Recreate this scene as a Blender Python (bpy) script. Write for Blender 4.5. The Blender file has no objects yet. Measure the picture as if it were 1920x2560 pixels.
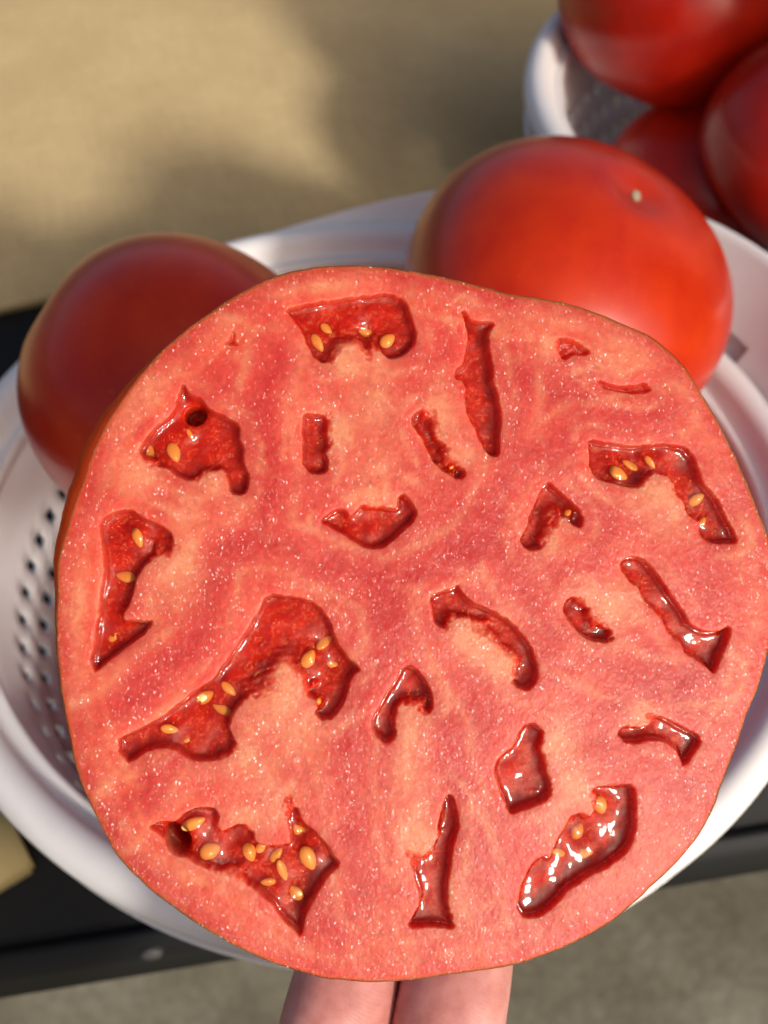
import bpy, bmesh, math, random
import numpy as np
from mathutils import Vector, Matrix
random.seed(7); rng = np.random.default_rng(7)
SC = bpy.context.scene; COL = SC.collection
R = math.radians
# ------------------------------------------------------------------ camera, world, sun
F = 2592.0; PITCH = R(51.72)
CAM = np.array([0.003, -0.2076, 0.352])
FW = np.array([0, math.cos(PITCH), -math.sin(PITCH)]); UP = np.array([0, math.sin(PITCH), math.cos(PITCH)]); RT = np.array([1.0, 0, 0])
cd = bpy.data.cameras.new('camera'); cam = bpy.data.objects.new('camera', cd); COL.objects.link(cam)
cam.location = CAM; cam.rotation_euler = (R(90) - PITCH, 0, 0)
cd.sensor_fit = 'HORIZONTAL'; cd.sensor_width = 36; cd.lens = 36 * F / 1920
cd.clip_start = 0.01; cd.clip_end = 200
cd.dof.use_dof = True; cd.dof.focus_distance = 0.168; cd.dof.aperture_fstop = 25
SC.camera = cam
SUN = Vector((0.50, -0.73, 0.46)).normalized()
w = bpy.data.worlds.new('World'); SC.world = w; w.use_nodes = True
nt = w.node_tree; bg = nt.nodes['Background']; sky = nt.nodes.new('ShaderNodeTexSky'); sky.sky_type = 'NISHITA'
sky.sun_disc = False; sky.sun_elevation = math.asin(SUN.z); sky.sun_rotation = math.atan2(SUN.x, SUN.y)
bg.inputs[1].default_value = 0.15; sky.air_density = .7; sky.dust_density = 5; sky.ozone_density = .3; nt.links.new(sky.outputs[0], bg.inputs[0])
sl = bpy.data.lights.new('sun', 'SUN'); sl.energy = 2.75; sl.angle = R(6.5); sl.color = (1.0, 0.95, 0.87)
so = bpy.data.objects.new('sun', sl); COL.objects.link(so); so.rotation_euler = SUN.to_track_quat('Z', 'Y').to_euler()
SC.view_settings.view_transform = 'Standard'; SC.view_settings.look = 'None'; SC.view_settings.exposure = -0.15; SC.view_settings.gamma = 1.0
SC.render.engine = 'CYCLES'
try:
    SC.cycles.use_denoising = True; SC.cycles.transparent_max_bounces = 12; SC.cycles.max_bounces = 10
    SC.cycles.caustics_reflective = False; SC.cycles.caustics_refractive = False
except Exception: pass

# ------------------------------------------------------------------ helpers
def ray(px, py): return FW + (px - 960) / F * RT - (py - 1280) / F * UP
def at(px, py, t): return CAM + t * ray(px, py)
def at_z(px, py, z):
    d = ray(px, py); return CAM + d * ((z - CAM[2]) / d[2])
def tag(o, label=None, cat=None, group=None, kind=None):
    if label: o['label'] = label
    if cat: o['category'] = cat
    if group: o['group'] = group
    if kind: o['kind'] = kind
    return o
def empty(name, loc=(0, 0, 0)):
    o = bpy.data.objects.new(name, None); COL.objects.link(o); o.location = loc; o.empty_display_size = 0.01; return o
def link(name, me, m, parent=None, smooth=True):
    o = bpy.data.objects.new(name, me); COL.objects.link(o)
    if m: me.materials.append(m)
    if smooth: me.polygons.foreach_set('use_smooth', np.ones(len(me.polygons), dtype=bool))
    if parent: o.parent = parent
    return o
def np_mesh(name, V, Q):
    V = np.asarray(V, np.float32); Q = np.asarray(Q, np.int32); k = Q.shape[1]
    me = bpy.data.meshes.new(name); me.vertices.add(len(V)); me.vertices.foreach_set('co', V.ravel())
    me.loops.add(Q.size); me.loops.foreach_set('vertex_index', Q.ravel())
    me.polygons.add(len(Q)); me.polygons.foreach_set('loop_start', np.arange(0, Q.size, k, dtype=np.int32))
    me.update(calc_edges=True); me.validate(); return me
def ring_mesh(name, rings, closed_ring=True):
    """rings: (K,N,3) -> quads"""
    Rg = np.asarray(rings); K, N, _ = Rg.shape
    i = np.arange(N if closed_ring else N - 1); j = (i + 1) % N
    Q = np.concatenate([np.stack([k * N + i, k * N + j, (k + 1) * N + j, (k + 1) * N + i], 1) for k in range(K - 1)])
    return np_mesh(name, Rg.reshape(-1, 3), Q)
def bm_mesh(name, bm):
    bmesh.ops.recalc_face_normals(bm, faces=bm.faces); me = bpy.data.meshes.new(name); bm.to_mesh(me); bm.free(); return me
def box_mesh(name, sx, sy, sz, bev=0.002, seg=3):
    bm = bmesh.new(); bmesh.ops.create_cube(bm, size=1); bmesh.ops.scale(bm, vec=(sx, sy, sz), verts=bm.verts)
    bmesh.ops.bevel(bm, geom=bm.edges[:], offset=bev, segments=seg, affect='EDGES'); return bm_mesh(name, bm)
class Noise:
    def __init__(s, n=256): s.g = rng.random((n, n)); s.n = n
    def __call__(s, x, y):
        xi = np.floor(x).astype(int); yi = np.floor(y).astype(int); fx = x - xi; fy = y - yi
        fx = fx * fx * (3 - 2 * fx); fy = fy * fy * (3 - 2 * fy); n = s.n; g = s.g
        a = g[xi % n, yi % n]; b = g[(xi + 1) % n, yi % n]; c = g[xi % n, (yi + 1) % n]; d = g[(xi + 1) % n, (yi + 1) % n]
        return (a * (1 - fx) + b * fx) * (1 - fy) + (c * (1 - fx) + d * fx) * fy - 0.5
    def fbm(s, x, y, o=4):
        t = 0; A = 1
        for k in range(o): t = t + A * s(x * 2 ** k + 17.3 * k, y * 2 ** k + 9.1 * k); A *= .5
        return t
NZ = Noise()
sm = lambda t: (lambda c: c * c * (3 - 2 * c))(np.clip(t, 0, 1))
# ------------------------------------------------------------------ materials
def mat(name):
    m = bpy.data.materials.new(name); m.use_nodes = True; t = m.node_tree
    return m, t, t.nodes['Principled BSDF'], t.nodes, t.links
def nd(t, ty, **k):
    n = t.nodes.new(ty)
    for a, v in k.items(): setattr(n, a, v)
    return n
def noise(t, scale, detail=4, rough=.55, coords='Object', stretch=None, dist=0.0):
    tc = nd(t, 'ShaderNodeTexCoord'); n = nd(t, 'ShaderNodeTexNoise')
    n.inputs['Scale'].default_value = scale; n.inputs['Detail'].default_value = detail; n.inputs['Roughness'].default_value = rough; n.inputs['Distortion'].default_value = dist
    src = tc.outputs[coords]
    if stretch:
        mp = nd(t, 'ShaderNodeMapping'); mp.inputs['Scale'].default_value = stretch; t.links.new(src, mp.inputs[0]); src = mp.outputs[0]
    t.links.new(src, n.inputs['Vector']); return n
def ramp(t, src, stops):
    r = nd(t, 'ShaderNodeValToRGB'); e = r.color_ramp.elements
    while len(e) > 1: e.remove(e[-1])
    for i, (p, c) in enumerate(stops):
        x = e[0] if i == 0 else e.new(p); x.position = p; x.color = (*c, 1) if len(c) == 3 else c
    t.links.new(src, r.inputs[0]); return r
def mix(t, fac, a, b, blend='MIX'):
    m = nd(t, 'ShaderNodeMix', data_type='RGBA', blend_type=blend)
    for s, v in ((m.inputs[0], fac), (m.inputs[6], a), (m.inputs[7], b)):
        if hasattr(v, 'node'): t.links.new(v, s)
        elif isinstance(v, tuple): s.default_value = (*v, 1)
        else: s.default_value = v
    return m.outputs[2]
def bump(t, src, strength, dist, normal=None):
    b = nd(t, 'ShaderNodeBump'); b.inputs['Strength'].default_value = strength; b.inputs['Distance'].default_value = dist
    t.links.new(src, b.inputs['Height'])
    if normal: t.links.new(normal, b.inputs['Normal'])
    return b.outputs[0]
def sss(b, wgt, rad, scale):
    b.inputs['Subsurface Weight'].default_value = wgt; b.inputs['Subsurface Radius'].default_value = rad; b.inputs['Subsurface Scale'].default_value = scale

def flesh_material():
    m, t, b, N, L = mat('tomato_flesh')
    at_ = nd(t, 'ShaderNodeAttribute', attribute_name='tissue'); sep = nd(t, 'ShaderNodeSeparateColor'); L.new(at_.outputs['Color'], sep.inputs[0])
    n1 = noise(t, 1100, 5, .65); n2 = noise(t, 95, 4, .55, dist=.6)
    base = ramp(t, n2.outputs[0], [(.3, (.46, .024, .016)), (.5, (.54, .047, .029)), (.7, (.61, .098, .056))]).outputs[0]
    c = mix(t, sep.outputs[1], base, (.44, .010, .008))
    c = mix(t, sep.outputs[0], c, (.64, .225, .115))
    c = mix(t, sep.outputs[2], c, (.66, .085, .022))
    c = mix(t, at_.outputs['Alpha'], c, (.54, .019, .005))
    sp = ramp(t, n1.outputs[0], [(.35, (.80, .76, .76)), (.55, (1, 1, 1)), (.72, (1.12, 1.2, 1.2))]).outputs[0]
    c = mix(t, .8, c, sp, 'MULTIPLY'); L.new(c, b.inputs['Base Color'])
    sss(b, .9, (1.5, .20, .09), .0065)
    b.inputs['Roughness'].default_value = .42; b.inputs['IOR'].default_value = 1.38; b.inputs['Specular IOR Level'].default_value = .35
    f2 = noise(t, 800, 3, .6); L.new(bump(t, f2.outputs[0], .16, .0002), b.inputs['Normal'])
    f3 = noise(t, 110, 4, .65)
    tc = nd(t, 'ShaderNodeTexCoord'); mp = nd(t, 'ShaderNodeMapping'); mp.inputs['Scale'].default_value = (1.2, .75, .6); L.new(tc.outputs['Object'], mp.inputs[0])
    wn = noise(t, 700, 2); va = nd(t, 'ShaderNodeVectorMath', operation='MULTIPLY_ADD'); va.inputs[1].default_value = (.0006,) * 3; L.new(wn.outputs['Color'], va.inputs[0]); L.new(mp.outputs[0], va.inputs[2])
    vo = nd(t, 'ShaderNodeTexVoronoi', feature='F1'); vo.inputs['Scale'].default_value = 3700; vo.inputs['Randomness'].default_value = 1; L.new(va.outputs[0], vo.inputs['Vector'])
    fa = nd(t, 'ShaderNodeVectorMath', operation='MULTIPLY_ADD'); fa.inputs[1].default_value = (1.05,) * 3; fa.inputs[2].default_value = (-.525,) * 3; L.new(vo.outputs['Color'], fa.inputs[0])
    ge = nd(t, 'ShaderNodeNewGeometry'); ad = nd(t, 'ShaderNodeVectorMath', operation='ADD'); L.new(ge.outputs['Normal'], ad.inputs[0]); L.new(fa.outputs[0], ad.inputs[1])
    no = nd(t, 'ShaderNodeVectorMath', operation='NORMALIZE'); L.new(ad.outputs[0], no.inputs[0]); L.new(no.outputs[0], b.inputs['Coat Normal'])
    wet = ramp(t, f3.outputs[0], [(.36, (.18,) * 3), (.66, (.62,) * 3)]).outputs[0]
    b.inputs['Coat Roughness'].default_value = .24; b.inputs['Coat IOR'].default_value = 1.45
    L.new(wet, b.inputs['Coat Weight'])
    return m
def gel_material():
    m, t, b, N, L = mat('seed_jelly')
    out = N['Material Output']
    at_ = nd(t, 'ShaderNodeAttribute', attribute_name='tissue'); sep = nd(t, 'ShaderNodeSeparateColor'); L.new(at_.outputs['Color'], sep.inputs[0])
    tr = nd(t, 'ShaderNodeBsdfTransparent'); tr.inputs[0].default_value = (.99, .72, .50, 1)
    b.inputs['Base Color'].default_value = (.56, .030, .010, 1); b.inputs['Roughness'].default_value = .3; b.inputs['Specular IOR Level'].default_value = 0
    n1 = noise(t, 260, 3); hz = ramp(t, n1.outputs[0], [(.35, (.04,) * 3), (.7, (.18,) * 3)])
    mx = nd(t, 'ShaderNodeMixShader'); L.new(hz.outputs[0], mx.inputs[0]); L.new(tr.outputs[0], mx.inputs[1]); L.new(b.outputs[0], mx.inputs[2])
    gl = nd(t, 'ShaderNodeBsdfGlossy'); gl.inputs['Roughness'].default_value = .045
    fr = nd(t, 'ShaderNodeFresnel'); fr.inputs[0].default_value = 1.33
    f = noise(t, 330, 2, .5); nn = bump(t, f.outputs[0], .20, .0005)
    L.new(nn, gl.inputs['Normal']); L.new(nn, fr.inputs['Normal'])
    m2 = nd(t, 'ShaderNodeMixShader'); L.new(fr.outputs[0], m2.inputs[0]); L.new(mx.outputs[0], m2.inputs[1]); L.new(gl.outputs[0], m2.inputs[2])
    L.new(m2.outputs[0], out.inputs[0]); return m
def simple(name, col, rough=.4, **k):
    m, t, b, N, L = mat(name); b.inputs['Base Color'].default_value = (*col, 1); b.inputs['Roughness'].default_value = rough
    for a, v in k.items(): b.inputs[a.replace('_', ' ')].default_value = v
    return m
def skin_material(name, c0, c1, rough=.36):
    m, t, b, N, L = mat(name)
    n = noise(t, 45, 5, .6); c = ramp(t, n.outputs[0], [(.3, c0), (.7, c1)]).outputs[0]
    n2 = noise(t, 900, 2); dots = ramp(t, n2.outputs[0], [(.70, (0, 0, 0)), (.78, (.5, .5, .5))]).outputs[0]
    c = mix(t, dots, c, (.70, .16, .04)); L.new(c, b.inputs['Base Color'])
    sss(b, .15, (1, .2, .08), .002); b.inputs['Roughness'].default_value = rough; b.inputs['IOR'].default_value = 1.45
    b.inputs['Coat Weight'].default_value = .5; b.inputs['Coat Roughness'].default_value = .22; b.inputs['Specular IOR Level'].default_value = .15
    n3 = noise(t, 130, 3); L.new(bump(t, n3.outputs[0], .12, .0008), b.inputs['Normal']); return m
def plastic_material():
    m, t, b, N, L = mat('white_plastic')
    n = noise(t, 30, 4); c = ramp(t, n.outputs[0], [(.3, (.78, .755, .745)), (.7, (.84, .82, .81))]).outputs[0]; L.new(c, b.inputs['Base Color'])
    b.inputs['Roughness'].default_value = .6; b.inputs['Specular IOR Level'].default_value = .3; sss(b, .12, (1, .9, .8), .002)
    n2 = noise(t, 240, 3); L.new(bump(t, n2.outputs[0], .05, .0006), b.inputs['Normal']); return m
def board_material():
    m, t, b, N, L = mat('tan_weave')
    n = noise(t, 9, 5, .6); c = ramp(t, n.outputs[0], [(.25, (.39, .285, .14)), (.75, (.51, .39, .205))]).outputs[0]
    a = noise(t, 60, 3, .6, stretch=(22, 1, 1)); d = noise(t, 60, 3, .6, stretch=(1, 22, 1))
    wv = mix(t, .5, a.outputs[0], d.outputs[0]); wr = ramp(t, wv, [(.38, (.86, .85, .83)), (.62, (1.08, 1.08, 1.07))]).outputs[0]
    c = mix(t, 1.0, c, wr, 'MULTIPLY'); L.new(c, b.inputs['Base Color']); b.inputs['Roughness'].default_value = .75
    L.new(bump(t, wv, .4, .0006), b.inputs['Normal']); return m
def concrete_material():
    m, t, b, N, L = mat('concrete')
    n = noise(t, 5, 6, .55); c = ramp(t, n.outputs[0], [(.3, (.12, .105, .070)), (.5, (.175, .155, .105)), (.68, (.28, .26, .19))]).outputs[0]
    n2 = noise(t, 90, 4); g = ramp(t, n2.outputs[0], [(.3, (.8,) * 3), (.7, (1.15,) * 3)]).outputs[0]
    L.new(mix(t, 1.0, c, g, 'MULTIPLY'), b.inputs['Base Color']); b.inputs['Roughness'].default_value = .55
    L.new(bump(t, n2.outputs[0], .3, .004), b.inputs['Normal']); return m
def hand_material():
    m, t, b, N, L = mat('hand_skin')
    n = noise(t, 130, 5, .6); c = ramp(t, n.outputs[0], [(.32, (.46, .17, .145)), (.5, (.58, .25, .22)), (.7, (.66, .34, .295))]).outputs[0]; L.new(c, b.inputs['Base Color'])
    sss(b, .35, (1, .35, .2), .003); b.inputs['Roughness'].default_value = .42
    tc = nd(t, 'ShaderNodeTexCoord'); wv = nd(t, 'ShaderNodeTexWave', wave_type='BANDS', bands_direction='DIAGONAL'); wv.inputs['Scale'].default_value = 620; wv.inputs['Distortion'].default_value = 5; wv.inputs['Detail'].default_value = 1; wv.inputs['Detail Scale'].default_value = .35
    L.new(tc.outputs['Object'], wv.inputs['Vector']); nn = bump(t, wv.outputs[1], .09, .00010)
    n3 = noise(t, 500, 3); L.new(bump(t, n3.outputs[0], .15, .0003, nn), b.inputs['Normal']); return m
M_FLESH = flesh_material(); M_GEL = gel_material(); M_PLASTIC = plastic_material()
M_SKIN = skin_material('tomato_skin', (.37, .010, .001), (.52, .033, .002))
M_SKIN_SHADED = skin_material('shaded_tomato_skin', (.28, .006, .002), (.42, .011, .002))  # darker copy of the tomato skin, shade of the far heap painted in
M_RIND = skin_material('cut_tomato_skin', (.74, .075, .008), (.82, .12, .014), .5)
sss(M_RIND.node_tree.nodes['Principled BSDF'], .6, (1.5, .3, .08), .004)
M_RIND.node_tree.nodes['Principled BSDF'].inputs['Coat Weight'].default_value = .0
M_RIND.node_tree.nodes['Principled BSDF'].inputs['Specular IOR Level'].default_value = .12
_t = M_RIND.node_tree; _tr = nd(_t, 'ShaderNodeBsdfTransparent'); _tr.inputs[0].default_value = (1.0, .62, .42, 1); _mx = nd(_t, 'ShaderNodeMixShader'); _mx.inputs[0].default_value = .4
_t.links.new(_tr.outputs[0], _mx.inputs[1]); _t.links.new(_t.nodes['Principled BSDF'].outputs[0], _mx.inputs[2]); _t.links.new(_mx.outputs[0], _t.nodes['Material Output'].inputs[0])
M_SEED = simple('seed_coat', (.74, .47, .15), .4, Coat_Weight=.6, Coat_Roughness=.08)
sss(M_SEED.node_tree.nodes['Principled BSDF'], .3, (1, .6, .2), .001)
M_FIBRE = simple('pulp_fibre', (.70, .14, .04), .4)
M_SCAR = simple('dry_scar', (.42, .34, .22), .8); M_BLACK = simple('black_rubber', (.008, .0085, .009), .65, Specular_IOR_Level=.2)
M_BLACK_EDGE = simple('black_edge_strip', (.010, .011, .012), .6, Specular_IOR_Level=.2); M_STEEL = simple('dull_steel', (.07, .07, .07), .7, Metallic=.2)
M_BOARD = board_material(); M_CONC = concrete_material(); M_HAND = hand_material(); M_NAIL = simple('nail', (.75, .5, .45), .25)
M_WOOD = simple('pale_wood', (.52, .42, .20), .6); M_STEM = simple('dry_stem_end', (.10, .13, .04), .8)

# ------------------------------------------------------------------ the setting
fl = link('ground', np_mesh('ground', [(-40, -40, -.78), (40, -40, -.78), (40, 40, -.78), (-40, 40, -.78)], [(0, 1, 2, 3)]), M_CONC); tag(fl, kind='structure')

# black table: the front edge runs at a slight angle, the tan board lies on its back half
fe0 = at_z(0, 2360, 0); fe1 = at_z(1920, 2050, 0); yaw = math.atan2(fe1[1] - fe0[1], fe1[0] - fe0[0])
tb = empty('table', ((fe0 + fe1)[0] / 2, (fe0 + fe1)[1] / 2, 0)); tb.rotation_euler.z = yaw
tag(tb, 'black table under the white colanders, its front edge above the concrete floor', 'table')
TW, TD = 1.5, .95
o = link('tabletop', box_mesh('tabletop', TW, TD, .034, .003), M_BLACK, tb); o.location = (.1, TD / 2, -.017)
o = link('edge_strip', box_mesh('edge_strip', TW + .004, .006, .037, .0012), M_BLACK_EDGE, tb); o.location = (.1, -.0032, -.0205)
for sx in (-1, 1):
    for yy in (.06, TD - .06):
        o = link('leg', box_mesh('leg', .04, .04, .74, .003), M_BLACK_EDGE, tb); o.location = (.1 + sx * (TW / 2 - .06), yy, -.408)
# bolt head in the edge strip
bp = at_z(379, 2394, -.012); bl = tb.matrix_basis.inverted() @ Vector(bp)
bm = bmesh.new(); bmesh.ops.create_cone(bm, cap_ends=True, segments=20, radius1=.0042, radius2=.003, depth=.0022)
o = link('bolt', bm_mesh('bolt', bm), M_STEEL, tb); o.rotation_euler = (R(90), 0, 0); o.location = (bl.x, -.0072, -.012)
# studs moulded into the rubber top
sv, sq = [], []
for ix in range(16, 46):
    for iy in range(9):
        x = -.14 + ix * .0135 + (iy % 2) * .00675; y = .012 + iy * .0117; s = len(sv)
        for rr, zz in ((.0040, .0), (.0034, .0013), (.0001, .0017)):
            for k in range(10): sv.append((x + rr * math.cos(k * .6283), y + rr * math.sin(k * .6283), zz))
        for q in range(2):
            for k in range(10): sq.append((s + q * 10 + k, s + q * 10 + (k + 1) % 10, s + q * 10 + 10 + (k + 1) % 10, s + q * 10 + 10 + k))
o = link('studs', np_mesh('studs', sv, sq), M_BLACK, tb); o['kind'] = 'stuff'; o.location = (.0, .0, .0003)

# tan woven board lying flat behind the colanders
b0 = at_z(0, 797, 0); byaw = R(19)
bd = empty('board', (b0[0], b0[1], 0)); bd.rotation_euler.z = byaw
tag(bd, 'tan woven-textured board lying flat on the black table behind the colanders', 'board')
o = link('slab', box_mesh('slab', 1.4, 1.2, .012, .003), M_BOARD, bd); o.location = (.25, .6, .0062)

# tan wooden block poking in at the lower left
wb = empty('wooden_block', at_z(72, 2150, .012) - np.array([0, 0, .0118])); wb.rotation_euler.z = R(35)
tag(wb, 'corner of a pale tan wooden block beside the near left rim of the colander', 'block')
o = link('block', box_mesh('block', .10, .034, .012, .0015), M_WOOD, wb); o.location = (-.05, .017, .0062)

# ------------------------------------------------------------------ colanders
def lathe(profile, n=180, a0=0, a1=2 * math.pi, closed=True):
    P = np.asarray(profile, float); a = np.linspace(a0, a1, n, endpoint=not closed)
    return np.stack([np.stack([p[0] * np.cos(a), p[0] * np.sin(a), np.full(n, p[1])], 1) for p in P])
def make_colander(label, loc, rot):
    root = empty('colander', loc); root.rotation_euler.z = rot
    tag(root, label, 'colander', 'white plastic colanders')
    # perforated wall: staggered square holes
    zs = [.0915, .076, .066, .0605, .0540, .0480, .0415, .0350, .0285, .0215, .0155, .012]
    hole_rows = {3: 0, 5: 1, 7: 0, 9: 1}
    nc = 136
    def wr(z): return float(np.interp(z, [.012, .03, .05, .07, .0915], [.1000, .1105, .1172, .1218, .1252]))
    a = np.arange(nc) * 2 * math.pi / nc
    V = np.concatenate([np.stack([wr(z) * np.cos(a), wr(z) * np.sin(a), np.full(nc, z)], 1) for z in zs])
    Q = []
    for k in range(len(zs) - 1):
        for i in range(nc):
            if k in hole_rows and i % 2 == hole_rows[k]: continue
            j = (i + 1) % nc; Q.append((k * nc + i, (k + 1) * nc + i, (k + 1) * nc + j, k * nc + j))
    o = link('wall', np_mesh('colander_wall', V, Q), M_PLASTIC, root, smooth=False)
    md = o.modifiers.new('thickness', 'SOLIDIFY'); md.thickness = .0022; md.offset = 1
    # floor and foot
    pr = [(.1000, .0124), (.094, .0075), (.086, .0055), (.04, .005), (.002, .005)]
    o = link('bottom', ring_mesh('colander_bottom', lathe(pr, 96)), M_PLASTIC, root); md = o.modifiers.new('t', 'SOLIDIFY'); md.thickness = .002; md.offset = -1
    pr = [(.086, .005), (.0865, .0004), (.0835, .0004), (.083, .005)]
    link('foot_ring', ring_mesh('colander_foot', lathe(pr + pr[:1], 96)), M_PLASTIC, root)
    # wide rolled rim with an inner step
    pr = []
    for k in range(9): q = math.pi * k / 8; pr.append((.1345 + .0058 * math.cos(q), .0945 + .0062 * math.sin(q)))
    pr += [(.1275, .0925), (.1262, .0918), (.1252, .0926), (.1243, .0926), (.1235, .0912), (.1232, .088), (.1255, .0865), (.132, .0862), (.1385, .088), (.1402, .091), pr[0]]
    link('rim', ring_mesh('colander_rim', lathe(pr, 220)), M_PLASTIC, root)
    # lower lip that peeks out beneath the rim
    pr = [(.1230, .0700), (.131, .0735), (.1350, .0760), (.1372, .0785), (.1385, .0775), (.1376, .0742), (.133, .0710), (.1230, .0675), (.1230, .0700)]
    link('lower_lip', ring_mesh('colander_lip', lathe(pr, 180)), M_PLASTIC, root)
    # one long flared handle with slots next to the rim
    for side in (0,):
        A = 0.0; h0, h1 = 1.0, 1.48; n = 120
        aa = np.linspace(-h0, h1, n)
        sec = []
        for u in aa:
            e = max(0.0, 1 - (abs(u) / (h1 if u > 0 else h0)) ** 2) ** 2.0
            f = [(.1395, .0935), (.1400, .0965), (.1400 + .0045 * e, .0965 + .006 * e), (.140 + .0105 * e, .0965 + .0165 * e), (.140 + .0155 * e, .0965 + .0275 * e),
                 (.140 + .0165 * e, .0965 + .0300 * e), (.140 + .0180 * e, .0965 + .0305 * e), (.140 + .0195 * e, .0965 + .0295 * e), (.140 + .0190 * e, .0965 + .0265 * e), (.140 + .0135 * e, .0965 + .0130 * e), (.140 + .0075 * e, .0965 + .001 * e), (.1405, .0925)]
            sec.append([(r_ * math.cos(A + u), r_ * math.sin(A + u), z_) for r_, z_ in f])
        S = np.array(sec); K, Nn, _ = S.shape; Q = []
        slots = ((-.09, .30),)
        for k in range(K - 1):
            um = (aa[k] + aa[k + 1]) / 2; hole = any(s0 < um < s1 for s0, s1 in slots)
            for i in range(Nn):
                if hole and i == 1: continue
                j = (i + 1) % Nn; Q.append((k * Nn + i, k * Nn + j, (k + 1) * Nn + j, (k + 1) * Nn + i))
        link('handle', np_mesh('colander_handle', S.reshape(-1, 3), Q), M_PLASTIC, root)
    return root
front = make_colander('white plastic colander with square holes, holding the tomatoes right behind the cut one', (0, 0, .0004), R(30))
backc = make_colander('white plastic colander at the upper right, heaped with shaded tomatoes', (.2055, .218, .0124), R(40))

# added box outside the view, blocks sun from the far colander's tomatoes
cb = empty('shade_box', (.383, .052, .0005)); cb.rotation_euler.z = math.atan2(.63, .78)
tag(cb, 'added tall tan box out of view, shading the far colander of tomatoes', 'box')
bm = bmesh.new(); bmesh.ops.create_cube(bm, size=1); bmesh.ops.scale(bm, vec=(.22, .16, .34), verts=bm.verts)
bmesh.ops.delete(bm, geom=[f for f in bm.faces if f.normal.z > .9], context='FACES'); o = link('body', bm_mesh('box_body', bm), M_WOOD, cb, smooth=False); o.location = (0, 0, .17)
md = o.modifiers.new('thickness', 'SOLIDIFY'); md.thickness = .004
# ------------------------------------------------------------------ whole tomatoes
def tomato(label, c, r, axis, flat=.86, lobes=5, lob=.02, seed=0, stretch=None, m=None, scar=True):
    ax = Vector(axis).normalized(); root = empty('tomato', c); root.rotation_mode = 'QUATERNION'; root.rotation_quaternion = ax.to_track_quat('Z', 'Y')
    tag(root, label, 'tomato', 'whole red tomatoes'); rg = np.random.default_rng(seed); ph = rg.random(4) * 6.28
    nr, ns = 56, 96; th = np.linspace(0.0015, math.pi - .0015, nr); a = np.arange(ns) * 2 * math.pi / ns
    T, A = np.meshgrid(th, a, indexing='ij'); s = np.sin(T)
    rad = 1 + lob * np.cos(lobes * A + ph[0]) * s * (.4 + .6 * (T > math.pi / 2) * ((T - math.pi / 2) / (math.pi / 2))) + .018 * np.cos(2 * A + ph[1]) * s + .012 * np.cos(3 * A + ph[2]) * s
    rr = r * s ** .92 * rad; zz = r * flat * np.sign(np.cos(T)) * np.abs(np.cos(T)) ** .95
    zz += -.05 * r * np.exp(-(T / .12) ** 2) + .20 * r * np.exp(-((math.pi - T) / .33) ** 2) * (1 + .25 * np.cos(lobes * A + ph[0]))
    V = np.stack([rr * np.cos(A), rr * np.sin(A), zz], -1)
    o = link('body', ring_mesh('tomato_body', V), m or M_SKIN, root)
    if stretch: root.scale = stretch
    ztip = float(zz[0, 0])
    if scar:                         # small dry blossom scar
        bm = bmesh.new(); n = 14; vs = []
        for k in range(n):
            q = .0019 * (1 + .22 * math.sin(3 * k + seed) + .2 * math.sin(k * .9 + seed)) * r / .055; vs.append(bm.verts.new((q * 1.5 * math.cos(k * 6.283 / n), q * .8 * math.sin(k * 6.283 / n), ztip + .0005 + .04 * abs(q))))
        cv = bm.verts.new((0, 0, ztip + .0010))
        for k in range(n): bm.faces.new((vs[k], vs[(k + 1) % n], cv))
        link('blossom_scar', bm_mesh('scar', bm), M_SCAR, root)
    bm = bmesh.new(); bmesh.ops.create_cone(bm, cap_ends=True, segments=12, radius1=.005, radius2=.004, depth=.004)
    e = link('stem_scar', bm_mesh('stem', bm), M_STEM, root); e.location = (0, 0, float(zz[-1, 0]))
    return root
def cv(r_, u_, f_): return r_ * RT + u_ * UP + f_ * FW
tomato('large bright red tomato in the near colander with a pale scar on top', at(1414, 738, .338), .0545, cv(.38, .56, -.74), flat=.80, lob=.022, seed=3)
tomato('dark shaded red tomato on the left in the near colander, behind the cut tomato', at(466, 985, .30), .0445, cv(-.80, .50, -.33), flat=1.03, lob=.02, seed=5)
tomato('orange-brown tomato low in the near colander, a sliver seen left of the cut tomato', (-.046, -.052, .049), .042, (-.2, .3, 1), flat=.92, seed=8, scar=False)
tomato('shaded tomato under the large bright one in the near colander', (.050, .030, .050), .042, (.3, .2, 1), flat=.92, seed=9, scar=False)
tomato('tomato in the near colander underneath the dark shaded one on the left', (-.052, .046, .054), .044, (.1, -.3, 1), flat=.92, seed=21, scar=False)
tomato('tomato in the near colander close to its near wall, behind the fingers', (.043, -.054, .049), .039, (.3, -.1, 1), flat=.92, seed=22, scar=False)
tomato('shaded red tomato heaped topmost at the upper right corner of the picture', at(1712, -32, .464), .055, cv(.2, .5, -.5), flat=.92, seed=11, m=M_SKIN_SHADED)
tomato('red tomato cut off by the right edge of the picture, in the far colander', at(2020, 362, .435), .0452, cv(.6, .4, -.5), flat=.92, seed=13, m=M_SKIN_SHADED)
tomato('nearly black shaded tomato deep in the far colander, between its two lit neighbours', (.150, .215, .062), .045, cv(-.2, .5, -.5), flat=.92, seed=15, m=M_SKIN_SHADED, scar=False)
tomato('red tomato at the far side of the far colander under the topmost one', (.232, .282, .063), .045, (0, .2, 1), flat=.92, seed=16, m=M_SKIN_SHADED, scar=False)

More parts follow.
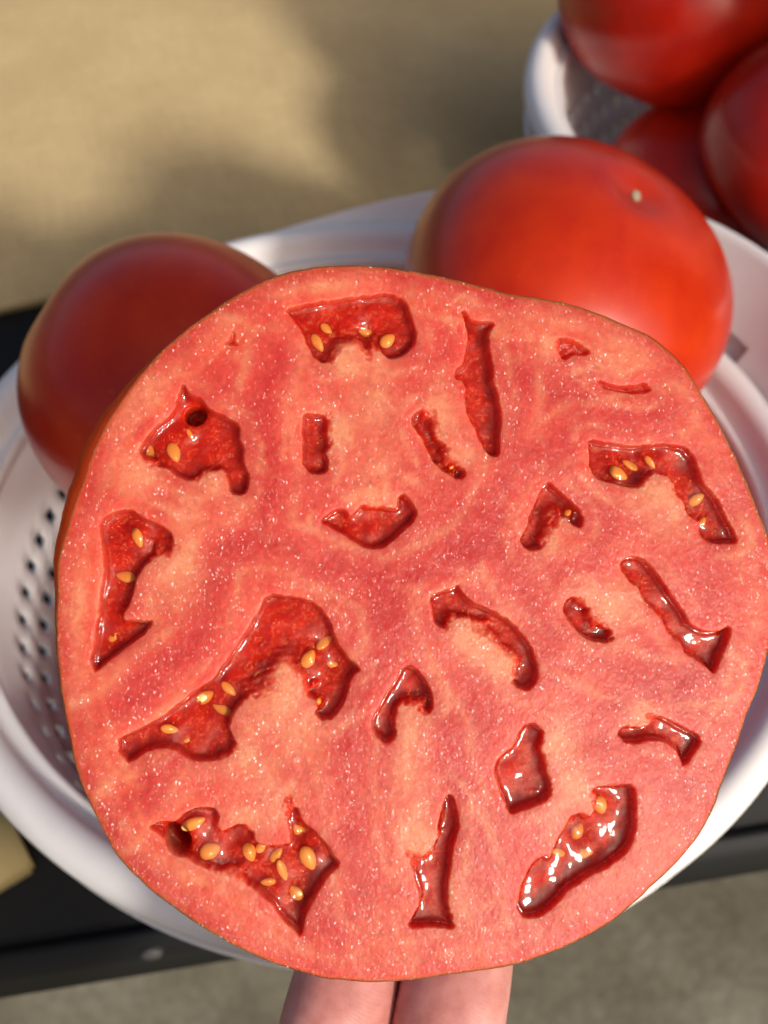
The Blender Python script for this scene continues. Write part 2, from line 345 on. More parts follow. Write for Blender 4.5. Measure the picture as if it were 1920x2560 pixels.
# ------------------------------------------------------------------ the cut tomato
T = {'A': (0, 700, 2.592), 'B': (640, 640, 2.592), 'C': (1280, 700, 2.592), 'D': (0, 1400, 2.592), 'E': (640, 1400, 2.592), 'F': (1280, 1400, 2.592), 'P': (0, 1960, 1.728), 'Q': (960, 1960, 1.728), 'd': (0, 0, 1 / 1.1573), 'x': (0, 0, 1.0)}
def parse(s):
    out = []; k = None
    for tok in s.split():
        if tok in T: k = T[tok]; continue
        x, y = tok.split(','); out.append((k[0] + float(x) / k[2], k[1] + float(y) / k[2]))
    return np.array(out)
OUTLINE = parse('x 143,1400 143,1500 139,1543 143,1670 166,1805 193,1940 231,2024 289,2139 347,2200 405,2249 521,2330 637,2391 723,2423 810,2449 960,2459 1134,2437 1313,2411 1510,2325 1666,2186 1743,2098 1785,2025 1809,1952 1843,1863 1862,1801 1893,1732 1918,1647 1934,1560 1938,1480 1932,1400 1920,1333 1893,1263 1851,1163 1793,1047 1751,978 1708,908 1666,870 1627,839 1550,804 1434,760 1315,739 1280,736 1161,704 1026,675 910,663 806,663 717,680 640,706 471,816 386,893 332,958 270,1047 224,1144 208,1202 185,1259 168,1317')
LOC = [
 'B 190,345 370,310 560,280 700,262 850,245 960,280 1000,360 1010,430 1035,490 1030,560 1000,600 950,640 870,660 820,640 790,585 770,640 740,690 700,640 650,590 590,600 530,640 490,690 430,690 370,640 330,570 300,480 240,400',
 'B 1335,350 1390,410 1460,435 1545,430 1510,500 1505,600 1535,690 1530,790 1560,880 1580,960 1590,1060 1580,1130 1580,1230 1575,1290 1530,1290 1490,1260 1450,1180 1420,1100 1370,1020 1360,930 1370,850 1340,800 1290,790 1300,740 1350,700 1375,600 1380,500 1360,420',
 'B 315,1025 400,1030 490,1040 500,1090 470,1130 500,1190 470,1250 440,1280 470,1330 460,1390 400,1410 350,1400 310,1360 305,1280 310,1180 300,1130',
 'B 1005,1060 1050,1010 1110,985 1170,1000 1190,1060 1180,1140 1210,1200 1250,1260 1290,1320 1340,1370 1360,1410 1330,1450 1280,1430 1220,1390 1160,1340 1120,1260 1085,1180 1050,1140',
 'B 425,1725 470,1680 530,1640 580,1650 610,1700 650,1660 700,1610 790,1600 860,1640 920,1640 925,1560 970,1550 1010,1600 1045,1670 1010,1730 940,1790 880,1840 830,1880 760,1895 690,1880 620,1830 540,1780 470,1745',
 'A 1185,670 1220,740 1300,770 1340,830 1430,880 1500,900 1550,945 1545,1020 1570,1080 1580,1180 1610,1260 1600,1370 1545,1395 1500,1380 1480,1290 1450,1230 1400,1225 1330,1270 1300,1310 1200,1290 1130,1250 1090,1220 1010,1215 940,1180 905,1120 930,1060 970,1000 1020,950 1090,900 1140,840 1160,760',
 'A 670,1540 760,1500 850,1490 900,1530 990,1570 1070,1610 1120,1660 1150,1730 1110,1770 1040,1800 980,1810 930,1850 D 880,110 865,190 830,290 790,360 800,400 850,400 920,400 990,405 950,460 870,520 780,590 700,650 625,720 610,700 595,660 610,560 625,450 640,330 660,200 680,100 680,0 A 660,1700 655,1600',
 'D 770,1170 775,1240 820,1310 880,1290 940,1240 1010,1215 1090,1210 1150,1230 1190,1265 1250,1295 1330,1305 1430,1290 1530,1250 1555,1190 1500,1150 1480,1090 1500,1020 1530,950 1590,900 E 0,900 60,880 110,800 150,720 190,670 205,700 240,750 300,760 300,820 340,870 390,900 400,960 390,1000 440,1040 500,1020 550,960 580,880 610,780 640,735 675,715 630,670 570,610 510,520 480,400 410,310 330,260 230,240 80,225 0,370 D 1620,440 1500,620 1370,800 1280,840 1200,900 1120,970 1020,1040 900,1100 800,1150',
 'E 980,685 1040,710 1090,780 1130,850 1145,920 1130,990 1080,1000 1040,960 1000,920 940,930 910,980 890,1030 900,1080 915,1130 880,1180 830,1180 780,1130 755,1080 760,1030 810,960 840,880 900,810 940,730',
 'E 1130,240 1200,210 1280,190 1310,165 1340,230 1420,290 1500,320 1600,370 1659,410 F 70,490 120,560 150,640 170,720 150,800 100,840 50,830 0,790 20,760 E 1655,700 1635,640 1600,580 1500,520 1420,460 1390,400 1320,360 1270,420 1230,440 1200,430 1160,400 1150,340',
 'C 240,1310 300,1370 370,1430 440,1490 460,1560 440,1600 400,1590 350,1530 320,1540 290,1600 250,1660 200,1700 190,1740 120,1750 70,1720 60,1680 110,1590 130,1500 170,1410 200,1350',
 'C 500,1040 620,1060 760,1080 900,1070 1020,1070 1130,1085 1180,1150 1210,1210 1230,1300 1290,1370 1340,1440 1390,1550 1440,1630 1465,1700 1380,1705 1280,1700 1215,1640 1230,1560 1150,1530 1130,1480 1110,1420 1050,1370 1040,1300 1000,1260 940,1250 900,1280 840,1330 780,1340 700,1320 600,1300 530,1260 505,1180 505,1100',
 'F 710,20 760,-20 840,-10 900,40 950,110 1000,190 1060,270 1110,340 1140,410 1190,450 1260,475 1340,470 1420,430 1400,520 1370,590 1340,660 1310,735 1270,690 1200,640 1130,600 1110,540 1060,510 1010,460 990,400 950,340 880,290 830,200 790,150 740,100 715,60',
 'F 410,235 470,235 490,280 520,340 580,390 630,430 650,480 660,520 600,535 530,525 460,490 400,430 360,370 335,320 350,270',
 'C 275,375 360,380 430,410 510,470 460,490 400,480 330,520 310,470 280,460',
 'C 560,650 640,680 720,690 800,690 860,665 910,720 850,730 760,735 660,710 590,690',
 'F 825,940 870,980 960,1020 1060,1060 1140,1110 1210,1140 1220,1190 1180,1250 1115,1340 1100,1280 1070,1220 1010,1180 930,1160 860,1170 800,1185 730,1180 690,1130 710,1090 780,1075 850,1070 880,1040 850,1000',
 'F 100,1060 150,1070 200,1110 215,1170 190,1220 220,1300 220,1370 250,1440 260,1510 200,1570 120,1600 50,1620 0,1645 E 1640,1620 1590,1500 1560,1400 1550,1360 1570,1300 1620,1250 F 0,1230 30,1180 50,1120',
 'Q 900,20 1000,5 1080,10 1090,80 1085,230 1040,300 960,360 880,400 800,450 730,530 680,570 610,580 580,530 590,470 620,390 650,340 690,310 720,335 745,260 780,200 800,150 850,125 890,150 910,110 895,50',
 'Q 285,40 310,100 325,190 300,250 290,330 280,400 270,490 285,570 310,628 220,612 100,620 140,560 160,500 150,430 130,360 75,275 120,290 180,305 215,270 230,220 245,150 260,90',
 'P 640,185 700,165 760,170 800,130 850,105 920,105 945,130 930,180 960,210 1000,190 1050,170 1090,200 1100,250 1130,270 1200,270 1260,260 1260,200 1230,130 1215,70 1240,40 1280,100 1300,160 1360,210 1410,260 1440,310 1470,350 1410,400 1370,470 1330,540 1310,600 1300,660 1270,630 1230,590 1190,530 1130,470 1050,430 960,390 860,350 790,310 730,250 690,210',
 'A 1515,330 1520,400 1545,420 1500,418 1450,408 1485,385',
]
EMPTYISH = {14: .0018, 15: .0016, 21: .0012}        # shallow slits without jelly
# plane of the cut
nrm = -FW + .13 * RT + .02 * UP; nrm /= np.linalg.norm(nrm)
P0 = at(1030, 1560, .165); e1 = RT - nrm * np.dot(RT, nrm); e1 /= np.linalg.norm(e1); e2 = np.cross(nrm, e1)
def to_plane(px):
    out = []
    for x, y in px:
        d = ray(x, y); t = np.dot(P0 - CAM, nrm) / np.dot(d, nrm); p = CAM + d * t - P0; out.append((np.dot(p, e1), np.dot(p, e2)))
    return np.array(out)
def chaikin(P, n=1):
    for _ in range(n):
        Qn = np.roll(P, -1, 0); P = np.stack([.8 * P + .2 * Qn, .2 * P + .8 * Qn], 1).reshape(-1, 2)
    return P
def sdf(P, X, Y):
    d = np.full(X.shape, 1e9); ins = np.zeros(X.shape, bool); n = len(P)
    for i in range(n):
        ax, ay = P[i]; bx, by = P[(i + 1) % n]; vx, vy = bx - ax, by - ay; wx, wy = X - ax, Y - ay
        h = np.clip((wx * vx + wy * vy) / (vx * vx + vy * vy + 1e-18), 0, 1); d = np.minimum(d, (wx - h * vx) ** 2 + (wy - h * vy) ** 2)
        c = ((ay > Y) != (by > Y)); 
        if ay != by: ins ^= c & (X < (bx - ax) * (Y - ay) / (by - ay) + ax)
    d = np.sqrt(d); return np.where(ins, -d, d)
ct = empty('cut_tomato'); Mx = Matrix(((e1[0], e2[0], nrm[0], P0[0]), (e1[1], e2[1], nrm[1], P0[1]), (e1[2], e2[2], nrm[2], P0[2]), (0, 0, 0, 1))); ct.matrix_world = Mx
tag(ct, 'large halved tomato held by two fingers, wet cut face with seed pockets', 'tomato')
OL = chaikin(to_plane(OUTLINE), 2)
NA = 720; oa = np.arctan2(OL[:, 1], OL[:, 0]); orr = np.hypot(OL[:, 0], OL[:, 1]); od = np.argsort(oa)
ang = np.linspace(-math.pi, math.pi, NA, endpoint=False)
RAD = np.interp(ang, oa[od], orr[od], period=2 * math.pi)
RAD = RAD + .00012 * NZ.fbm(ang * 30 + 100, ang * 0 + 3, 3)
CELL = .00016
xs = np.arange(OL[:, 0].min() - 2 * CELL, OL[:, 0].max() + 3 * CELL, CELL); ys = np.arange(OL[:, 1].min() - 2 * CELL, OL[:, 1].max() + 3 * CELL, CELL)
X, Y = np.meshgrid(xs, ys, indexing='ij')
PH = np.arctan2(Y, X); RR = np.hypot(X, Y); RO = np.interp(PH.ravel(), ang, RAD, period=2 * math.pi).reshape(X.shape)
DE = RO - RR                                            # distance inside the outline
wx_ = X + .00022 * NZ.fbm(X * 900 + 50, Y * 900 + 50, 3); wy_ = Y + .00022 * NZ.fbm(X * 900 + 150, Y * 900 + 80, 3)
PXM = .165 / F                                          # metres per photo pixel on the cut plane
def blobs(lst):
    tot = np.zeros(X.shape)
    for x, y, rx, ry, rot, a in lst:
        c = to_plane([(x * 1.1573, y * 1.1573)])[0]; q = R(rot); k = PXM * 1.1573
        dx = wx_ - c[0]; dy = wy_ - c[1]; u = (dx * math.cos(q) + dy * math.sin(q)) / (rx * k); v = (-dx * math.sin(q) + dy * math.cos(q)) / (ry * k)
        tot = np.maximum(tot, a * np.exp(-(u * u + v * v)))
    return tot
PALE = blobs([(770, 770, 60, 60, 0, .9), (800, 860, 60, 90, 0, .55), (810, 1010, 55, 70, 0, .6), (800, 1070, 50, 30, 0, .8), (735, 930, 35, 60, 0, .75), (960, 900, 45, 70, 20, .8), (985, 980, 40, 40, 0, .6),
 (450, 1040, 50, 40, 0, .65), (400, 1110, 60, 50, 0, .6), (375, 1230, 60, 70, 10, .8), (350, 1300, 50, 50, 0, .7), (600, 1510, 75, 110, 5, .95), (640, 1580, 60, 80, 0, .7), (560, 1640, 80, 60, 0, .6),
 (890, 1570, 35, 70, 0, .85), (880, 1660, 40, 80, 0, .6), (900, 1800, 45, 80, -8, .9), (1030, 1390, 75, 45, -40, .95), (1090, 1440, 50, 45, 0, .75), (1320, 1310, 70, 45, 30, .9), (1270, 1290, 40, 40, 0, .7),
 (1420, 1080, 55, 60, 0, .65), (1440, 1130, 50, 60, 0, .5), (1190, 1150, 35, 50, 0, .7), (1210, 1620, 45, 70, 0, .8), (1240, 1690, 60, 50, 0, .7), (1280, 1720, 45, 40, 0, .5), (1380, 1545, 45, 30, 0, .8),
 (570, 1760, 60, 40, 0, .8), (590, 1710, 70, 60, 0, .6), (1340, 775, 50, 35, 0, .6), (1180, 755, 35, 45, 0, .5), (270, 870, 40, 80, -25, .45), (330, 840, 40, 50, 0, .5), (300, 1030, 60, 45, 0, .7), (700, 620, 120, 25, 8, .3),
 (170, 1330, 30, 120, 0, .35), (480, 1880, 120, 35, -25, .35), (820, 2000, 50, 60, 0, .3), (1000, 1950, 60, 90, 0, .3), (1200, 1800, 60, 60, 0, .35)])
DEEP = blobs([(825, 1290, 70, 90, 0, 1), (700, 1215, 90, 30, -10, .75), (580, 1175, 90, 25, -12, .7), (900, 1240, 80, 30, 15, .8), (1020, 1170, 60, 50, 40, .8), (840, 1390, 50, 60, 0, .7), (880, 1180, 60, 40, 0, .5),
 (185, 1080, 60, 60, 0, .8), (160, 1140, 30, 30, 0, .5), (300, 1490, 110, 35, 40, .6), (430, 1360, 70, 30, 45, .5), (1460, 1490, 60, 70, 30, .75), (1550, 1270, 70, 90, 20, .45), (960, 1650, 25, 120, 0, .6), (1010, 1540, 40, 60, 0, .5),
 (570, 900, 28, 110, 0, .55), (900, 860, 60, 40, 0, .35), (1110, 900, 25, 150, 5, .45), (1180, 1000, 50, 80, 0, .45), (1200, 1390, 70, 60, 0, .55), (300, 1750, 110, 40, 10, .5), (700, 1760, 40, 80, 0, .3), (1500, 1840, 40, 90, 10, .4), (1250, 930, 60, 40, 0, .3), (760, 1150, 60, 25, 0, .4), (1050, 1850, 30, 140, 0, .3), (300, 1600, 60, 30, 0, .35)])
n_big = NZ.fbm(X * 260 + 10, Y * 260 + 20, 4) + .5 * NZ.fbm(PH * 26, RR * 130, 3)
def lines(lst):
    d = np.full(X.shape, 9.0)
    for ln_ in lst:
        Q_ = to_plane(np.array(ln_, float) * 1.1573)
        for (ax, ay), (bx, by) in zip(Q_[:-1], Q_[1:]):
            vx, vy = bx - ax, by - ay; h_ = np.clip(((wx_ - ax) * vx + (wy_ - ay) * vy) / (vx * vx + vy * vy), 0, 1)
            d = np.minimum(d, np.hypot(wx_ - ax - h_ * vx, wy_ - ay - h_ * vy))
    return d
# walls between the chambers: red core branching out from the centre
LD = lines([[(830, 1280), (700, 1215), (560, 1170), (470, 1190)], [(830, 1280), (900, 1240), (1000, 1190), (1060, 1130), (1105, 1000), (1115, 850), (1100, 760)], [(830, 1280), (850, 1400), (780, 1500), (740, 1660), (760, 1800), (790, 1950)],
  [(850, 1400), (960, 1580), (985, 1750), (1030, 1900)], [(560, 1170), (585, 1020), (560, 880), (600, 760)], [(470, 1190), (430, 1370), (260, 1540), (170, 1580)], [(1060, 1150), (1190, 1390), (1400, 1480), (1560, 1460)], [(1105, 1000), (1240, 930), (1450, 890)], [(340, 1650), (250, 1780)]])
LD = LD + .0011 * NZ.fbm(X * 200 + 77, Y * 200 + 5, 3); k_ = PXM * 1.1573
DEEP = np.maximum(DEEP, .62 * np.exp(-(np.clip(LD, 0, None) / (26 * k_)) ** 2)); PLINE = .40 * np.exp(-((LD - 58 * k_) / (13 * k_)) ** 2)
PALE = np.clip(PALE * (1 + .7 * n_big) + .08 * NZ.fbm(X * 900, Y * 900, 3), 0, 1); DEEP = np.clip(DEEP * (1 + 1.1 * n_big) + .35 * sm((NZ.fbm(X * 150 + 70, Y * 150 + 30, 3) - .12) / .35), 0, 1)
PALE = np.clip(PALE + .22 * sm((NZ.fbm(X * 330 + 170, Y * 330 + 130, 4) - .22) / .4), 0, 1)
H = .00008 * NZ.fbm(X * 420 + 5, Y * 420 + 7, 3) + .00003 * NZ.fbm(X * 1500 + 3, Y * 1100 + 7, 2) + .00004 * NZ(X * 4600 + 9, Y * 3300 + 4)
H += .00022 * NZ(X * 110 + 31, Y * 110 + 12)
CAV = np.zeros(X.shape); VEIN = np.zeros(X.shape); gels = []; cavsd = []
POLYS = [chaikin(to_plane(parse(s)), 1) for s in LOC]
HOLES = []
for (k, x, y, rx, ry, q) in (('A', 1262, 868, 75, 62, 20), ('D', 1150, 1830, 70, 105, 35)):
    c = to_plane([(T[k][0] + x / 2.592, T[k][1] + y / 2.592)])[0]; HOLES.append((c, rx / 2.592 * PXM, ry / 2.592 * PXM, R(q)))
def hole_mask(x, y):
    m = np.full(x.shape, 9.0)
    for c, rx, ry, q in HOLES:
        dx = x - c[0]; dy = y - c[1]; u = (dx * math.cos(q) + dy * math.sin(q)) / rx; v = (-dx * math.sin(q) + dy * math.cos(q)) / ry; m = np.minimum(m, np.hypot(u, v))
    return m
HM = hole_mask(X, Y)
seed_px = []
def sd(k, x, y, ln, wd, rot, up=0.0): 
    seed_px.append((to_plane([(T[k][0] + x / T[k][2], T[k][1] + y / T[k][2])])[0], ln, wd, rot, up))
sd('B', 405, 545, .0036, .0017, -58); sd('B', 865, 530, .0032, .0022, 40); sd('B', 465, 450, .0026, .0015, -40, -.0006)
sd('A', 1120, 1110, .0036, .0022, -70); sd('A', 885, 1670, .0036, .0017, -72, .0007); sd('D', 835, 365, .0026, .0015, -10, .0003); sd('A', 1225, 990, .0022, .0008, -60)
sd('E', 345, 650, .0036, .0023, 60, .0004); sd('D', 1090, 1115, .0032, .0016, -12); sd('D', 1480, 850, .0034, .0015, -45); sd('E', 410, 925, .0014, .0010, 80, .0008); sd('E', 20, 760, .0024, .0013, 50, -.0004)
sd('C', 385, 1505, .0014, .0011, 40, .0006); sd('C', 715, 1250, .0040, .0022, -28, .0006); sd('C', 925, 1175, .0030, .0012, -50, .0004); sd('C', 1275, 1565, .0020, .0012, 60)
sd('F', 600, 1610, .0036, .0026, -70, .0002); sd('Q', 860, 225, .0032, .0022, 60, -.0008); sd('P', 832, 186, .0044, .0021, 22, .0005); sd('P', 905, 310, .0038, .0028, 20); sd('P', 1078, 312, .0036, .0022, -70, .0004); sd('P', 1335, 340, .0048, .0026, -65, .0002); sd('P', 1222, 395, .0044, .0016, -70); sd('P', 1128, 290, .0026, .0016, 60, .0002); sd('P', 1195, 330, .0030, .0016, 50, -.0003)
sd('F', 430, 1120, .0014, .0012, 0, .0016); sd('B', 1275, 1362, .0013, .0009, 10, .0012); sd('B', 945, 1528, .0012, .0009, 20, .0013); sd('E', 1150, 1650, .0024, .0013, 70, .0008); sd('E', 1015, 1745, .0024, .0012, 80, .0008); sd('D', 1210, 1185, .0022, .0012, 10, -.0004)
fibres = []
for li_, n_ in ((0, 1), (5, 1), (6, 2), (7, 4), (11, 2), (18, 2), (20, 3)):
    P_ = POLYS[li_]; lo, hi = P_.min(0), P_.max(0); got = 0; tries = 0
    while got < n_ and tries < 400:
        tries += 1; p_ = lo + (hi - lo) * rng.random(2)
        if sdf(P_, np.array([p_[0]]), np.array([p_[1]]))[0] < -.0011 and hole_mask(np.array([p_[0]]), np.array([p_[1]]))[0] > 2 and all(np.hypot(*(p_ - q_[0])) > .0028 for q_ in seed_px):
            seed_px.append((p_, rng.uniform(.0026, .0038), rng.uniform(.0014, .0022), rng.uniform(0, 180), rng.uniform(-.0010, -.0005))); got += 1
for li, P in enumerate(POLYS):
    mg = .0042; x0, y0 = P.min(0) - mg; x1, y1 = P.max(0) + mg
    sx = slice(max(0, np.searchsorted(xs, x0)), np.searchsorted(xs, x1)); sy = slice(max(0, np.searchsorted(ys, y0)), np.searchsorted(ys, y1))
    S = sdf(P, wx_[sx, sy], wy_[sx, sy]); pale = PALE[sx, sy]; S = S + .0011 * sm((pale - .15) / .35) * NZ.fbm(X[sx, sy] * 1100 + 3 * li, Y[sx, sy] * 1100, 2) - .0003
    dep = EMPTYISH.get(li, .0036); inside = -S
    wid = .0008 + .0042 * sm((pale - .20) / .4)                           # soft slope on the pulp side, sharp wall elsewhere
    prof = sm(inside / wid); fl_n = NZ.fbm(X[sx, sy] * 500 + li, Y[sx, sy] * 500, 3)
    hh = -(dep * (.85 + .35 * fl_n)) * prof
    hh = np.where(HM[sx, sy] < 1, hh - .006 * sm((1 - HM[sx, sy]) / .12), hh)
    near = np.clip(S, 0, None); hh = hh + np.where(S > 0, -.00007 * np.exp(-near / .00025), 0)       # softly rounded lip
    H[sx, sy] += hh
    CAV[sx, sy] = np.maximum(CAV[sx, sy], sm(inside / .0009) * (1 - .62 * sm((pale - .3) / .5) * (1 - sm((inside - .001) / .002))))
    v = .55 * np.exp(-((near - .0021 - .0012 * NZ.fbm(X[sx, sy] * 180 + li, Y[sx, sy] * 180, 2)) / .0008) ** 2) * sm(.55 + 1.5 * NZ.fbm(X[sx, sy] * 220 + 40, Y[sx, sy] * 220 + li, 2)) + np.exp(-near / .0006) * .25
    VEIN[sx, sy] = np.maximum(VEIN[sx, sy], v * (S > 0))
    if li not in EMPTYISH:
        # jelly sheet
        xx, yy = X[sx, sy], Y[sx, sy]
        bump_ = np.zeros(xx.shape)
        for c, ln, wd, rot, up in seed_px: bump_ += (.0004 + up) * np.exp(-(((xx - c[0]) ** 2 + (yy - c[1]) ** 2) / (.55 * ln) ** 2))
        g = -.0018 + .0004 * NZ.fbm(xx * 240 + 7 * li, yy * 240 + 3 * li, 2) + .0003 * np.exp(-np.clip(inside - .0006, 0, None) / .0003) + np.minimum(bump_, .0014) + .0004 * sm((pale - .2) / .5)
        msk = (S < .00010) & (HM[sx, sy] > 1.0 + .06 * NZ(xx * 3000, yy * 3000)); g = np.minimum(g, .00005)
        hm = HM[sx, sy]; g = g - .0006 * np.exp(-np.clip(hm - 1, 0, None) / .18)
        gels.append((sx, sy, g, msk))
        # pulp strands reaching into the jelly
        n = len(P); seglen = np.hypot(*(np.roll(P, -1, 0) - P).T); cum = np.concatenate([[0], np.cumsum(seglen)]); s_ = 0.0
        while s_ < cum[-1]:
            i = min(np.searchsorted(cum, s_, side='right') - 1, n - 1); f_ = (s_ - cum[i]) / max(seglen[i], 1e-9); p = P[i] * (1 - f_) + P[(i + 1) % n] * f_
            ii = min(max(int((p[0] - xs[0]) / CELL), 1), len(xs) - 2); jj = min(max(int((p[1] - ys[0]) / CELL), 1), len(ys) - 2)
            if li in (2, 3, 4, 8, 9, 10, 12, 13) and PALE[ii, jj] > .36:
                tn = P[(i + 1) % n] - P[i]; tn /= np.hypot(*tn) + 1e-9; nn_ = np.array([-tn[1], tn[0]])
                a_, b_ = ii - sx.start, jj - sy.start; pr = p + nn_ * .0008
                i2 = int((pr[0] - xs[0]) / CELL) - sx.start; j2 = int((pr[1] - ys[0]) / CELL) - sy.start
                if 0 <= i2 < S.shape[0] and 0 <= j2 < S.shape[1] and S[i2, j2] > 0: nn_ = -nn_
                fibres.append((p - nn_ * .0004, nn_ + tn * random.uniform(-.18, .18), random.uniform(.0012, .0024)))
            s_ += random.uniform(.00065, .00105)
PALE = np.clip(PALE + VEIN * (.6 + 1.2 * n_big), 0, 1); PALE = np.maximum(PALE, PLINE * (1 + n_big) * (1 - CAV)).clip(0, 1)
RIND = sm((.0012 - DE) / .0011) * .9 + .25 * np.exp(-((DE - .0055) / .0018) ** 2) * (.5 + n_big)
PALE = np.clip(PALE + .22 * np.exp(-((DE - .0034) / .0013) ** 2) * (1 + n_big) + .38 * np.exp(-((DE - .0062 - .0016 * NZ.fbm(X * 90 + 3, Y * 90, 2)) / .0007) ** 2) * sm(.5 + n_big), 0, 1) * (1 - np.clip(RIND, 0, 1) * .8)
H = H - .00022 * np.exp(-np.clip(DE, 0, None) / .00035)
keep = DE > -CELL * .9
sc_ = np.where(DE < 0, RO / np.maximum(RR, 1e-9), 1.0); XX = X * sc_; YY = Y * sc_
idx = np.full(X.shape, -1, np.int64); idx[keep] = np.arange(keep.sum())
def quads(ix): 
    q = np.stack([ix[:-1, :-1], ix[1:, :-1], ix[1:, 1:], ix[:-1, 1:]], -1).reshape(-1, 4); return q[(q >= 0).all(1)]
# skin: the uncut back of the half
rings = []; DEPTH = .036
for k in range(34):
    t_ = (k / 33); h = -.00045 - DEPTH * (1 - math.cos(t_ * math.pi / 2)) if k else -.0002
    s_ = (math.cos(t_ * math.pi / 2) ** .8 if t_ < 1 else 0.0) * (1 + .10 * math.sin(min(1, t_ * 1.6) * math.pi / 2)) if k else 1.0
    if k: s_ = max((1 - t_ ** 2.6) ** .62, .002) * (1 + .014 * sm(np.array(t_ / .3)).item()); h = -.0002 - DEPTH * (t_ ** 1.35)
    bl = 1 + (.052 * math.sin(math.pi * min(1, t_ * 1.25)) if t_ < .8 else 0) * np.exp(-((np.mod(ang, 2 * math.pi) - 2.75) / .42) ** 2)
    lob = 1 + .012 * np.cos(7 * ang + .6) * min(1, t_ * 2)
    rings.append(np.stack([RAD * lob * bl * s_ * np.cos(ang), RAD * lob * bl * s_ * np.sin(ang), np.full(NA, h)], 1))
RS = np.array(rings)
o = link('skin', ring_mesh('skin', RS), M_RIND, ct)
nf = int(keep.sum()); inn = RS.copy(); inn[:, :, :2] *= .9965; inn[1:, :, 2] += .0001; nk = len(RS)
i_ = np.arange(NA); j_ = (i_ + 1) % NA
Q2 = np.concatenate([np.stack([nf + k * NA + i_, nf + k * NA + j_, nf + (k + 1) * NA + j_, nf + (k + 1) * NA + i_], 1) for k in range(nk - 1)])
me = np_mesh('flesh', np.concatenate([np.stack([XX[keep], YY[keep], H[keep]], 1), inn.reshape(-1, 3)]), np.concatenate([quads(idx), Q2]))
ca = me.attributes.new('tissue', 'FLOAT_COLOR', 'POINT'); ca.data.foreach_set('color', np.concatenate([np.stack([PALE[keep], DEEP[keep], np.clip(RIND[keep], 0, 1), CAV[keep]], 1), np.tile([0, 0, 1, 0], (nk * NA, 1))]).astype(np.float32).ravel())
link('flesh', me, M_FLESH, ct)
for sx, sy, g, msk in gels:
    ix = np.full(g.shape, -1, np.int64); ix[msk] = np.arange(msk.sum()); q = quads(ix)
    if len(q) < 10: continue
    me = np_mesh('seed_jelly', np.stack([X[sx, sy][msk], Y[sx, sy][msk], g[msk]], 1), q)
    ca = me.attributes.new('tissue', 'FLOAT_COLOR', 'POINT'); ca.data.foreach_set('color', np.stack([PALE[sx, sy][msk], DEEP[sx, sy][msk], RIND[sx, sy][msk] * 0, CAV[sx, sy][msk]], 1).astype(np.float32).ravel())
    link('seed_jelly', me, M_GEL, ct)
# seeds: flattened teardrops
bm = bmesh.new(); bmesh.ops.create_uvsphere(bm, u_segments=16, v_segments=10, radius=.5)
for v in bm.verts: v.co.y *= (1 - .55 * max(0, v.co.x + .1)); v.co.z *= .55
seed_me = bm_mesh('seed', bm)
for i, (c, ln, wd, rot, up) in enumerate(seed_px):
    o = link('seed', seed_me, None if i else M_SEED, ct); o.location = (c[0], c[1], -.0025 + max(up, -.0004)); o.scale = (ln * .9, wd, wd * .85); o.rotation_euler = (random.uniform(-.3, .3), random.uniform(-.25, .25), R(rot))
# strands
fv, fq = [], []
for p, d, ln in fibres:
    d = d / np.hypot(*d); sd_ = np.array([-d[1], d[0]]); s0 = len(fv)
    for k in range(5):
        u = k / 4; c = p + d * ln * u + sd_ * .0002 * math.sin(u * 3 + p[0] * 9000); z = -.0012 - .0016 * u; r_ = .00036 * (1 - .75 * u)
        for q in range(6): fv.append((c[0] + sd_[0] * r_ * math.cos(q * 1.0472), c[1] + sd_[1] * r_ * math.cos(q * 1.0472), z + r_ * math.sin(q * 1.0472)))
    for k in range(4):
        for q in range(6): fq.append((s0 + k * 6 + q, s0 + k * 6 + (q + 1) % 6, s0 + k * 6 + 6 + (q + 1) % 6, s0 + k * 6 + 6 + q))
o = link('pulp_strands', np_mesh('pulp_strands', fv, fq), M_FIBRE, ct); o['kind'] = 'stuff'
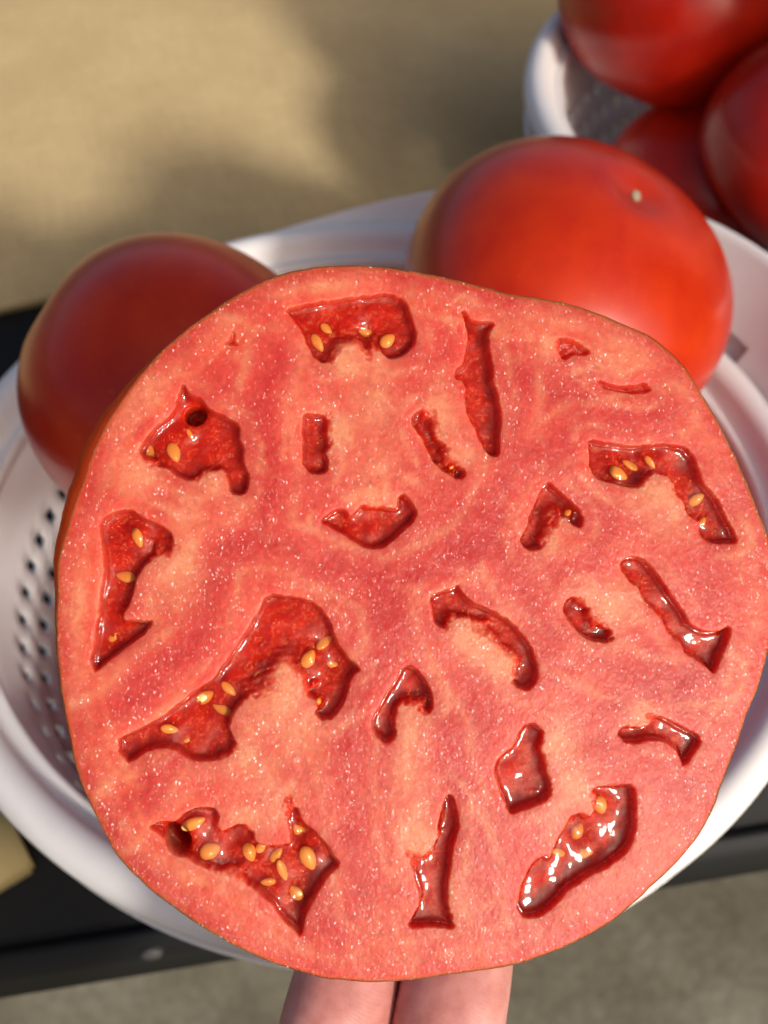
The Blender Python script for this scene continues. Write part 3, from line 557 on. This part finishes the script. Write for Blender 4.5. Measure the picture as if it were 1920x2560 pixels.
# ------------------------------------------------------------------ the hand that holds it (two fingers in view)
pr_ = bpy.data.objects.new('person', bpy.data.meshes.new('hand')); COL.objects.link(pr_)
tag(pr_, 'bare hand below the cut tomato, two fingers side by side propping it up', 'person')
J, Ed, Ra = [], [], []
def jn(px, py, t, r_, prev=None):
    J.append(tuple(at(px, py, t))); Ra.append(r_)
    if prev is not None: Ed.append((prev, len(J) - 1))
    return len(J) - 1
palm = jn(900, 3420, .190, .024)
wrist = jn(800, 3980, .184, .024, palm); arm = jn(690, 4700, .180, .030, wrist); jn(560, 5900, .18, .036, arm)
def finger(pts, r0): 
    p = palm
    for (x, y, t, r_) in pts: p = jn(x, y, t, r_, p)
finger([(1040, 3080, .190, .0125), (1080, 2800, .190, .0118), (1118, 2560, .191, .0114), (1152, 2400, .196, .0111), (1180, 2250, .203, .0092), (1195, 2130, .209, .0082), (1196, 2080, .212, .0055)], 0)
finger([(800, 3080, .190, .0125), (790, 2800, .191, .0112), (836, 2560, .192, .0113), (880, 2400, .197, .0107), (910, 2250, .204, .0092), (938, 2120, .210, .0082), (944, 2075, .213, .0055)], 0)
finger([(1230, 3160, .190, .0115), (1330, 2960, .186, .0095), (1350, 2840, .196, .0090), (1320, 2860, .210, .0082), (1290, 2930, .212, .0070)], 0)
finger([(1380, 3330, .190, .0100), (1520, 3180, .185, .0082), (1550, 3080, .194, .0076), (1520, 3080, .206, .0070), (1480, 3130, .208, .0060)], 0)
finger([(600, 3420, .180, .0150), (330, 3200, .176, .0125), (180, 2960, .174, .0112), (120, 2820, .176, .0095)], 0)
me = pr_.data; me.from_pydata(J, Ed, []); me.update()
md = pr_.modifiers.new('skin', 'SKIN'); md.use_smooth_shade = True
for i, v in enumerate(me.skin_vertices[0].data): v.radius = (Ra[i], Ra[i] * (.62 if i == 0 else (.8 if i in (1,) else .92))); v.use_root = (i == 0)
sb = pr_.modifiers.new('subdivision', 'SUBSURF'); sb.levels = 2; sb.render_levels = 3
me.materials.append(M_HAND)
